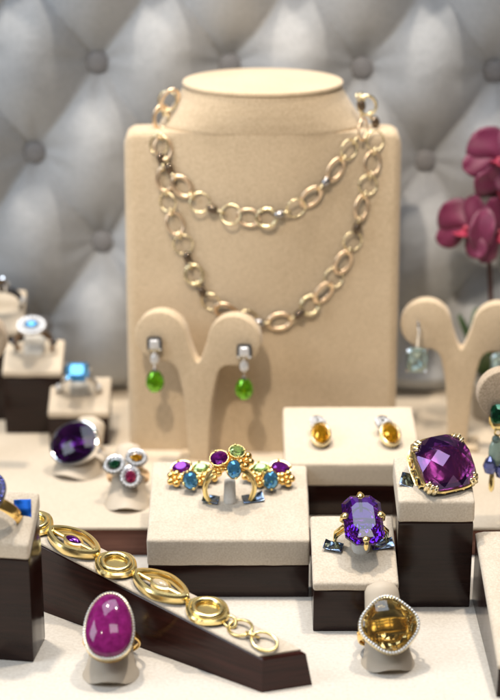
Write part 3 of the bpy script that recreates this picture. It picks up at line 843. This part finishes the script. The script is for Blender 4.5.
# ---- price tags
def price_tag(loc, rot, w, d, label, mat='tag_navy'):
    vf = rbox(w/2, d/2, 0.018, 0.015, (14, 9, 1), 2)
    o = obj('price_tag', deform(vf, lambda x, y, z: (x, y, z+0.10*(x/w)**2*w+0.07*noise.noise((x*2.6+loc[0]*5, y*2.6, loc[1])))), mat, angle=80)
    o.location = Vector(loc)*S; o.rotation_euler = [R(a) for a in rot]
    tag(o, label, 'price tag', 'shiny dark price tags tied to rings')
price_tag((-1.55, 2.35, 3.12), (14, 8, -8), 0.66, 0.5, 'shiny navy tag left of the cluster ring on the centre box')
price_tag((0.12, 2.45, 3.12), (16, -8, 10), 0.85, 0.52, 'shiny navy tag right of the cluster ring on the centre box')
price_tag((3.15, -0.95, 2.70), (18, 10, -14), 0.72, 0.5, 'shiny tag left of the octagonal ring')
price_tag((5.02, -0.80, 2.72), (20, -6, 8), 0.85, 0.5, 'shiny tag right of the octagonal ring')
price_tag((6.0, 0.30, 4.86), (22, 10, -12), 0.55, 0.7, 'small blue tag left of the purple cushion ring')
price_tag((-8.12, -3.95, 5.52), (48, 0, 6), 0.62, 0.95, 'bright blue tag on the block at the left edge', 'tag_blue')

# ---- sapphire ring on the left-edge block
def sapphire_ring():
    r_ = ringthing('halo_ring', 'sapphire halo ring with gold band at the left edge', (-9.0, -3.9, 5.55), 38, -28, 0)
    obj('shank', shank(0.85, 0.22, 0.07), 'orange_gold', r_)
    hd = T(0, 0, 1.15)
    obj('stone', xf(brilliant(outline(0.48, 0.62, 2, 16), 0.2, 0.4), hd), 'topaz', r_, smooth=False)
    obj('halo_band', xf(band(outline(0.62, 0.76, 2, 48), [(-0.12, -0.08), (0.13, -0.08), (0.15, 0.02), (-0.1, 0.06)]), hd), 'gunmetal', r_)
    obj('pave_halo', xf(join(beads(outline(0.70, 0.84, 2, 30), 0.05, 0.065), beads(outline(0.57, 0.71, 2, 26), 0.08, 0.055)), hd), 'sapphire', r_)
sapphire_ring()

# ---- dark purple oval ring (back left on felt)
def dark_ring():
    t_ = 50; yaw = -22; Rr = 0.92; off = 0.30
    n = (Matrix.Rotation(R(yaw), 3, 'Z') @ Matrix.Rotation(R(t_), 3, 'X')) @ Vector((0, 0, 1))
    c = Vector((-7.62, 8.9, 2.80)) - n*(Rr+off)
    base = Vector((c.x, c.y, 1.3)); 
    h = cone_holder((c.x, c.y, c.z-1.3), t_, 'cream ring clip under the large dark purple oval ring', L=1.6, rb=0.92, rt=0.6, yaw=yaw)
    h.location = Vector((c.x, c.y, c.z))*S
    r_ = ringthing('cocktail_ring', 'silver ring with large dark purple oval stone, on the felt at left', c, t_, yaw, 0)
    obj('shank', shank(Rr, 0.28, 0.07), 'silver', r_)
    ol = outline(1.04, 0.90, 2.1, 48, 0, R(28)); hd = T(0, 0, Rr+0.12)
    obj('bezel', xf(bezel(ol, -0.25, 0.12, 0.10), hd), 'silver', r_)
    obj('stone', xf(checker(outline(1.03, 0.89, 2.1, 24, 0, R(28)), 0.26, 0.7, 0.5, 30, 0.06), hd @ T(0, 0, 0.06)), 'amethyst_dark', r_, smooth=False)
    for sx in (-1, 1):
        for k in range(3):
            obj('pave_stone', xf(ball(0.12, 10, 6), T(sx*(0.93-0.02*k), 0, 0.35-0.28*k)), 'diamond', r_)
dark_ring()

# ---- three-stone ring
def triple_ring():
    t_ = 46; Rr = 0.85
    n = Vector((0, -math.sin(R(t_)), math.cos(R(t_))))
    c = Vector((-5.12, 5.95, 2.92)) - n*(Rr+0.25)
    h = cone_holder((c.x, c.y, c.z-1.3), t_, 'cream ring clip under the three-stone halo ring', L=1.5, rb=0.80, rt=0.52)
    h.location = Vector((c.x, c.y, c.z))*S
    r_ = ringthing('cluster_ring', 'ring with green, white and pink stones in white halos, on the felt', c, t_, 0, 0)
    obj('shank', shank(Rr, 0.16, 0.07), 'rose_gold', r_)
    hd = T(0, 0, Rr+0.2)
    for (x, y, w, h_, mat, rz) in ((-0.50, 0.12, 0.26, 0.20, 'emerald', 20), (0.40, 0.42, 0.25, 0.17, 'citrine', -8), (0.18, -0.42, 0.23, 0.28, 'pink_stone', 10)):
        m_ = hd @ T(x, y, 0, rz=rz)
        s_ = obj('stone', xf(brilliant(outline(w, h_, 2, 12), 0.12, 0.25), m_ @ T(0, 0, 0.05)), mat, r_, smooth=False)
        obj('halo', xf(band(outline(w+0.10, h_+0.10, 2, 32), [(-0.12, -0.1), (0.1, -0.1), (0.12, 0), (-0.1, 0.05)]), m_), 'silver', s_)
        obj('halo_stone', xf(beads(outline(w+0.115, h_+0.115, 2, 16), 0.06, 0.08), m_), 'diamond', s_, smooth=False)
triple_ring()

# ---- rings on the back-left blocks
def back_ring(loc, t_, yaw, label, stone, ol, shmat, halo=False, smat='silver'):
    r_ = ringthing('halo_ring' if halo else 'gem_ring', label, loc, t_, yaw, 0)
    Rr = 0.85
    obj('shank', shank(Rr, 0.20, 0.08), shmat, r_)
    hd = T(0, 0, Rr+0.32)
    obj('stone', xf(stepcut(ol, 0.18, 0.4, 0.6) if len(ol) == 8 else brilliant(ol, 0.18, 0.4), hd), stone, r_, smooth=False)
    if halo:
        w = max(p[0] for p in ol); h_ = max(p[1] for p in ol)
        obj('halo_band', xf(band(outline(w+0.16, h_+0.14, 2, 40), [(-0.16, -0.1), (0.14, -0.1), (0.16, 0), (-0.14, 0.06)]), hd), 'silver', r_)
        obj('pave_halo', xf(join(beads(outline(w+0.25, h_+0.23, 2, 22), 0.04, 0.11), beads(outline(w+0.08, h_+0.06, 2, 18), 0.09, 0.08)), hd), 'diamond', r_, smooth=False)
    else:
        for x, y in [(p[0]*1.0, p[1]*1.0) for p in ol[::2]]:
            obj('claw', xf(tube([(x*0.5, y*0.5, -0.45), (x*1.05, y*1.05, -0.05), (x*0.95, y*0.95, 0.12)], [0.06, 0.07, 0.07], n=8), hd), smat, r_)
    for sx in (-1, 1):
        obj('shoulder_stone', xf(ball(0.19, 12, 8), T(sx*0.88, -0.05, 0.12)), 'diamond' if not halo else 'gunmetal', r_)
w = 0.50; k = 0.16
oct8 = [(w, -w+k), (w, w-k), (w-k, w), (-w+k, w), (-w, w-k), (-w, -w+k), (-w+k, -w), (w-k, -w)]
back_ring((-7.72, 13.15, 3.62), 30, 0, 'silver ring with square sky-blue stone on the low block', 'topaz', outline(0.54, 0.54, 4.5, 12), 'silver')
back_ring((-9.83, 14.45, 5.35), 30, 0, 'ring with small blue stone in a wide sparkling white halo', 'topaz', outline(0.34, 0.24, 2, 12), 'bronze', True)
back_ring((-11.35, 15.9, 6.85), 30, 0, 'dark ring on the hindmost block at the left edge', 'smoky_bead', outline(0.34, 0.30, 2, 12), 'gunmetal')
tongue((-7.72, 13.1, 3.30), 0.8, 0.62, 0.6, 'beige fabric loop through the square sky-blue ring')
tongue((-9.83, 14.4, 4.72), 0.9, 0.95, 0.6, 'beige fabric loop through the white halo ring')

# ------------------------------------------------------------------ earrings
def drop_earring(loc, label):
    r_ = thing('drop_earring', label, 'earring', loc, (0, 0, 0), 'pair of green drop earrings')
    up = T(0, 0, 0, rx=78)
    sq = [(0.27, -0.27), (0.27, 0.27), (-0.27, 0.27), (-0.27, -0.27)]
    s_ = obj('top_stone', xf(stepcut(outline(0.21, 0.21, 8, 8), 0.08, 0.12, 0.6), T(0, -0.08, 1.80) @ up), 'diamond', r_, smooth=False)
    obj('frame', xf(band(outline(0.25, 0.25, 8, 24), [(-0.05, -0.1), (0.06, -0.1), (0.07, 0.03), (-0.03, 0.05)]), T(0, -0.06, 1.80) @ up), 'silver', s_)
    obj('link', tube([(0, -0.08, 1.56), (0, -0.10, 1.34)], 0.05, n=8), 'silver', r_)
    obj('middle_stone', xf(brilliant(outline(0.19, 0.25, 2, 12), 0.1, 0.14), T(0, -0.08, 1.12) @ up), 'diamond', r_, smooth=False)
    obj('link', tube([(0, -0.08, 0.92), (0, -0.08, 0.62)], 0.045, n=8), 'silver', r_)
    V, F = [], []
    N = 12; lv = [(0.02, 0.47), (0.19, 0.40), (0.315, 0.2), (0.365, -0.03), (0.35, -0.18), (0.25, -0.36), (0.1, -0.45), (0.01, -0.46)]
    lv = [(a*1.12, b_*1.08) for a, b_ in lv]
    rings = [[(r0*math.cos(2*PI*(j+0.5*(i % 2))/N), r0*math.sin(2*PI*(j+0.5*(i % 2))/N), z) for j in range(N)] for i, (r0, z) in enumerate(lv)]
    for i in range(len(rings)-1):
        a = i*N; b_ = a+N
        for j in range(N):
            k_ = (j+1) % N
            if i % 2 == 0: F += [(a+j, a+k_, b_+j), (a+k_, b_+k_, b_+j)]
            else: F += [(a+j, b_+k_, b_+j), (a+j, a+k_, b_+k_)]
    V = [p for q in rings for p in q]
    F += [tuple(range(N-1, -1, -1)), tuple(range(len(V)-N, len(V)))]
    obj('green_drop', xf((V, F), T(0, -0.10, 0.10)), 'peridot', r_, smooth=False)
    obj('cap', xf(lathe([(0.02, 0.60), (0.10, 0.56), (0.13, 0.46), (0.1, 0.44)], 12), T(0, -0.10, 0.10)), 'silver', r_)
drop_earring((-4.10, 10.05, 5.10), 'green drop earring on the left lobe of the stand before the bust')
drop_earring((-0.25, 9.35, 5.02), 'green drop earring on the right lobe of the stand before the bust')

def aqua_earring(loc, label):
    r_ = thing('hook_earring', label, 'earring', loc, (0, 0, 0), 'pair of pale blue hook earrings')
    obj('hook', tube([(0, 0.42, 1.72), (0, 0.1, 1.80), (0, -0.10, 1.70), (0.02, -0.16, 1.35), (0, -0.12, 0.95), (0, -0.1, 0.62)], 0.055, n=8), 'silver', r_)
    w, h_, k_ = 0.46, 0.54, 0.15
    ol = [(w, -h_+k_), (w, h_-k_), (w-k_, h_), (-w+k_, h_), (-w, h_-k_), (-w, -h_+k_), (-w+k_, -h_), (w-k_, -h_)]
    s_ = obj('pale_stone', xf(stepcut(ol, 0.2, 0.32, 0.55), T(0, -0.12, 0.02, rx=82)), 'aquamarine', r_, smooth=False)
    for sx in (-1, 1):
        for sz in (-1, 1):
            obj('claw', tube([(sx*0.40, 0.02, sz*0.48), (sx*0.43, -0.16, sz*0.50), (sx*0.35, -0.27, sz*0.42)], 0.045, n=8), 'silver', s_)
aqua_earring((7.33, 11.62, 5.58), 'pale blue emerald-cut earring left of the forked stand, under its round lobe')
aqua_earring((10.98, 11.2, 5.48), 'pale blue earring at the right picture edge, above the grainy stand')

def green_earring():
    r_ = thing('long_earring', 'long gold earring with dark green, grey and violet stones at the right edge', 'earring', (9.86, 4.0, 3.0))
    up = T(rx=80)
    obj('green_stone', xf(stepcut(outline(0.36, 0.42, 3, 12), 0.2, 0.2, 0.6), T(0.05, -0.08, 3.10) @ up), 'emerald', r_, smooth=False)
    obj('gold_cup', xf(lathe([(0.40, 0.18), (0.38, -0.12), (0.22, -0.36), (0.04, -0.42)], 20, 1, 0.6), T(0.05, -0.02, 2.80)), 'gold', r_)
    obj('gold_link', xf(torus(0.13, 0.04, 20, 8), T(0.05, -0.05, 2.30, rx=90)), 'gold', r_)
    obj('teal_bead', xf(ball(0.17, 14, 8), T(-0.02, -0.05, 2.02)), 'grey_green', r_)
    obj('oval_stone', xf(cabochon(outline(0.36, 0.62, 2, 28), 0.22, 6), T(0.06, -0.06, 1.45) @ up), 'grey_green', r_)
    rb = [(0.02, 0.45), (0.2, 0.25), (0.30, -0.05), (0.22, -0.3), (0.02, -0.4)]
    obj('violet_stone', xf(lathe(rb, 9), T(-0.22, -0.14, 0.92)), 'iolite', r_, smooth=False)
    obj('violet_stone', xf(lathe(rb, 9), T(0.26, -0.10, 0.72)), 'iolite', r_, smooth=False)
    obj('gold_drop', xf(lathe([(0.02, 0.46), (0.09, 0.36), (0.12, -0.1), (0.11, -0.36), (0.03, -0.48)], 14), T(-0.12, -0.12, 0.22)), 'gold', r_)
green_earring()

def stud(loc, label, rz):
    r_ = thing('stud_earring', label, 'earring', loc, (7, 0, rz), 'pair of orange stud earrings'); r_.scale = (1.1, 1.1, 1.1)
    for i in range(5):
        a = 2*PI*i/5
        obj('white_stone', xf(brilliant(outline(0.15, 0.13, 2, 8), 0.08, 0.1), T(0.20*math.cos(a), 0.56+0.20*math.sin(a), 0.46, rx=36)), 'diamond', r_, smooth=False)
    obj('flower_back', xf(lathe([(0.05, -0.12), (0.30, -0.06), (0.31, 0.0), (0.05, 0.02)], 20), T(0, 0.58, 0.42, rx=36)), 'silver', r_)
    s_ = obj('orange_stone', xf(brilliant(outline(0.31, 0.44, 2, 14), 0.2, 0.28, 0.5), T(0.04, -0.28, 0.42, rx=28)), 'citrine', r_, smooth=False)
    obj('bezel', xf(bezel(outline(0.33, 0.46, 2, 32), -0.24, 0.04, 0.07), T(0.04, -0.28, 0.42, rx=28)), 'pale_gold', s_)
    obj('post', tube([(0.0, 0.1, 0.3), (0.0, 0.1, -0.02)], 0.05, n=8), 'gold', r_)
stud((2.86, 6.5, 3.92), 'orange stud earring with white flower, left of the pair', 4)
stud((5.68, 6.5, 3.92), 'orange stud earring with white flower, right of the pair', 14)

# ------------------------------------------------------------------ bracelet on the diagonal ramp
def bracelet():
    u = Vector((*(-U), 0)); slope = (3.2-1.28)/LB
    u.z = -slope; u.normalize()
    sx = Vector((B0.x-A0.x, B0.y-A0.y, 0)).normalized()
    nrm = u.cross(-sx) if u.cross(sx).z < 0 else u.cross(sx)
    nrm.normalize(); v = nrm.cross(u)
    near = Vector(((A0.x+B0.x)/2, (A0.y+B0.y)/2, 1.28+0.10)) + Vector((-0.02, 0.02, 0))
    root = thing('link_bracelet', 'heavy gold link bracelet stretched along the dark diagonal ramp', 'bracelet', (0, 0, 0))
    def frame(d, lift=0.0, side=0.0, rz=0, rx=0, ry=0):
        p = near - u*d + nrm*lift + v*side
        m3 = Matrix((u, v, nrm)).transposed().to_4x4()
        return Matrix.Translation(p) @ m3 @ T(rx=rx, ry=ry, rz=rz)
    def marq(a, b_, N=48, p=1.6):
        return [sup(2*PI*i/N, a, b_, p) for i in range(N)]
    prof = [(-0.09, 0.03), (0.07, 0.0), (0.12, 0.12), (0.115, 0.30), (0.05, 0.37), (-0.07, 0.38), (-0.11, 0.30)]
    d0 = 2.35
    def oval_link(d, stone):
        m_ = frame(d, 0.02)
        l = obj('oval_link', mesh('oval_link', *band(marq(1.14, 0.58), prof), True, 38), 'gold', root, mtx=m_)
        obj('inner_frame', xf(band(marq(0.40, 0.22, 32, 1.8), [(-0.05, 0.1), (0.05, 0.1), (0.055, 0.28), (-0.04, 0.30)]), T()), 'gold', l)
        for s_ in (-1, 1):
            obj('bridge', tube([(s_*0.44, 0, 0.22), (s_*1.08, 0, 0.22)], 0.09, n=10), 'gold', l)
        if stone:
            obj('stone', xf(cabochon(marq(0.37, 0.19, 24, 1.8), 0.14, 5), T(0, 0, 0.27)), stone, l)
    def flower_link(d):
        m_ = frame(d, 0.02)
        N = 64
        ol = [(r_*1.06*math.cos(a), r_*0.98*math.sin(a)) for a, r_ in ((2*PI*i/N, 0.68+0.028*math.cos(4*2*PI*i/N)) for i in range(N))]
        pr = [(-0.14, 0.04), (0.05, 0.0), (0.11, 0.08), (0.10, 0.19), (0.02, 0.25), (-0.12, 0.24)]
        l = obj('flower_link', mesh('flower_link', *band(ol, pr), True, 38), 'gold', root, mtx=m_)
        obj('inner_ring', xf(torus(0.50, 0.13, 40, 12, 1.06, 0.98, 0.9), T(z=0.24)), 'gold', l)
        obj('inner_cup', xf(lathe([(0.54, 0.18), (0.48, 0.09), (0.2, 0.05), (0.01, 0.05)], 32, 1.05, 0.97), T()), 'gold', l)
    flower_link(3.50)
    oval_link(5.66, 'mother_of_pearl')
    flower_link(7.78)
    oval_link(9.86, 'small_amethyst')
    flower_link(11.9)
    for d in (4.52, 6.80, 8.78, 10.98): obj('connector', mesh('connector', *torus(0.15, 0.055, 20, 8), True, 60), 'gold', root, mtx=frame(d, 0.20, rx=70))
    for d, rx, ry, rad in ((2.50, 40, 10, 0.22), (2.02, 12, -8, 0.42), (1.46, -42, -6, 0.22), (0.92, 8, 6, 0.44)):
        obj('chain_link', mesh('chain_link', *torus(rad, 0.055, 32, 10, 1.1, 0.9), True, 60), 'gold', root, mtx=frame(d, 0.14, (d-2.3)*0.06, rx=rx, ry=ry))
bracelet()

# ------------------------------------------------------------------ orchid
def orchid():
    root = thing('orchid', 'dark magenta orchid with blurred blossoms at the upper right', 'orchid', (11.4, 15.6, 1.3))
    obj('pot', lathe([(0.9, 0), (1.0, 0.1), (1.15, 1.6), (1.2, 1.8), (1.1, 1.82), (1.02, 1.7), (0.02, 1.6)], 32), 'ceramic', root)
    stem = catmull([(0, 0, 1.6), (-0.25, -0.1, 4.0), (-0.45, -0.2, 6.5), (-0.65, -0.3, 8.6), (-0.6, -0.3, 10.5), (-0.1, -0.2, 12.6), (0.6, -0.2, 14.2)], 0)
    obj('stem', tube(stem, 0.11, n=8), 'stem', root)
    def petal_vf(L, W, curl, tip=0.0):
        V, F = [], []; nu, nv = 10, 8
        for i in range(nu+1):
            s_ = i/nu; wd = W*math.sin(PI*min(1, s_*0.93+0.04))**0.75*(0.65+0.5*s_)
            for j in range(nv+1):
                t_ = j/nv*2-1
                x = t_*wd; y = s_*L
                z = curl*s_*s_*L - 0.28*t_*t_*wd + 0.05*math.sin(6*s_+t_*3) + tip*s_**3
                V.append((x, y, z))
        n = nv+1
        F = [(i*n+j, i*n+j+1, (i+1)*n+j+1, (i+1)*n+j) for i in range(nu) for j in range(nv)]
        V2 = [(x, y, z-0.04) for x, y, z in V]; k_ = len(V)
        F2 = [tuple(k_+i for i in reversed(f)) for f in F]
        per = list(range(n)) + [i*n+nv for i in range(1, nu+1)] + [nu*n+j for j in range(nv-1, -1, -1)] + [i*n for i in range(nu-1, 0, -1)]
        Fs = [(per[i], per[(i+1) % len(per)], k_+per[(i+1) % len(per)], k_+per[i]) for i in range(len(per))]
        return V+V2, F+F2+Fs
    pm = mesh('petal', *petal_vf(1.45, 0.95, -0.10), True, None); pm.materials.append(M['petal'])
    sm = mesh('sepal', *petal_vf(1.45, 0.62, -0.18), True, None); sm.materials.append(M['petal'])
    lm = mesh('lip', *petal_vf(0.75, 0.36, 0.5), True, None); lm.materials.append(M['petal_lip'])
    def flower(loc, rz, rx, sc, ry=0):
        f = obj('flower', mesh('flower', *ball(0.16, 10, 6), True, None), 'petal_lip', root, mtx=T(*loc, s=sc) @ T(rz=rz) @ T(rx=rx, ry=ry))
        for a, me, nm in ((68, pm, 'petal'), (-68, pm, 'petal'), (0, sm, 'sepal'), (128, sm, 'sepal'), (-128, sm, 'sepal')):
            obj(nm, me, None, f, mtx=T(rz=a) @ T(rx=14, z=0.02 if nm == 'petal' else -0.03))
        obj('lip', lm, None, f, mtx=T(rz=180) @ T(rx=40, z=0.05))
    flower((-1.75, -0.8, 9.35), -38, 72, 1.05, 8)
    flower((-0.25, -0.9, 9.20), 20, 80, 1.08, -12)
    flower((-0.35, -0.3, 12.35), -14, 62, 1.12, 25)
    flower((-0.15, -0.2, 10.8), 35, 100, 1.15, 70)
    flower((1.3, -0.5, 13.3), 25, 70, 1.0, 0)
    lf = mesh('leaf', *petal_vf(3.6, 0.7, -0.08), True, None); lf.materials.append(M['leaf'])
    for rz, rx in ((20, 60), (150, 50), (-110, 55), (75, 65)):
        obj('leaf', lf, None, root, mtx=T(z=1.7, rz=rz, rx=rx))
orchid()
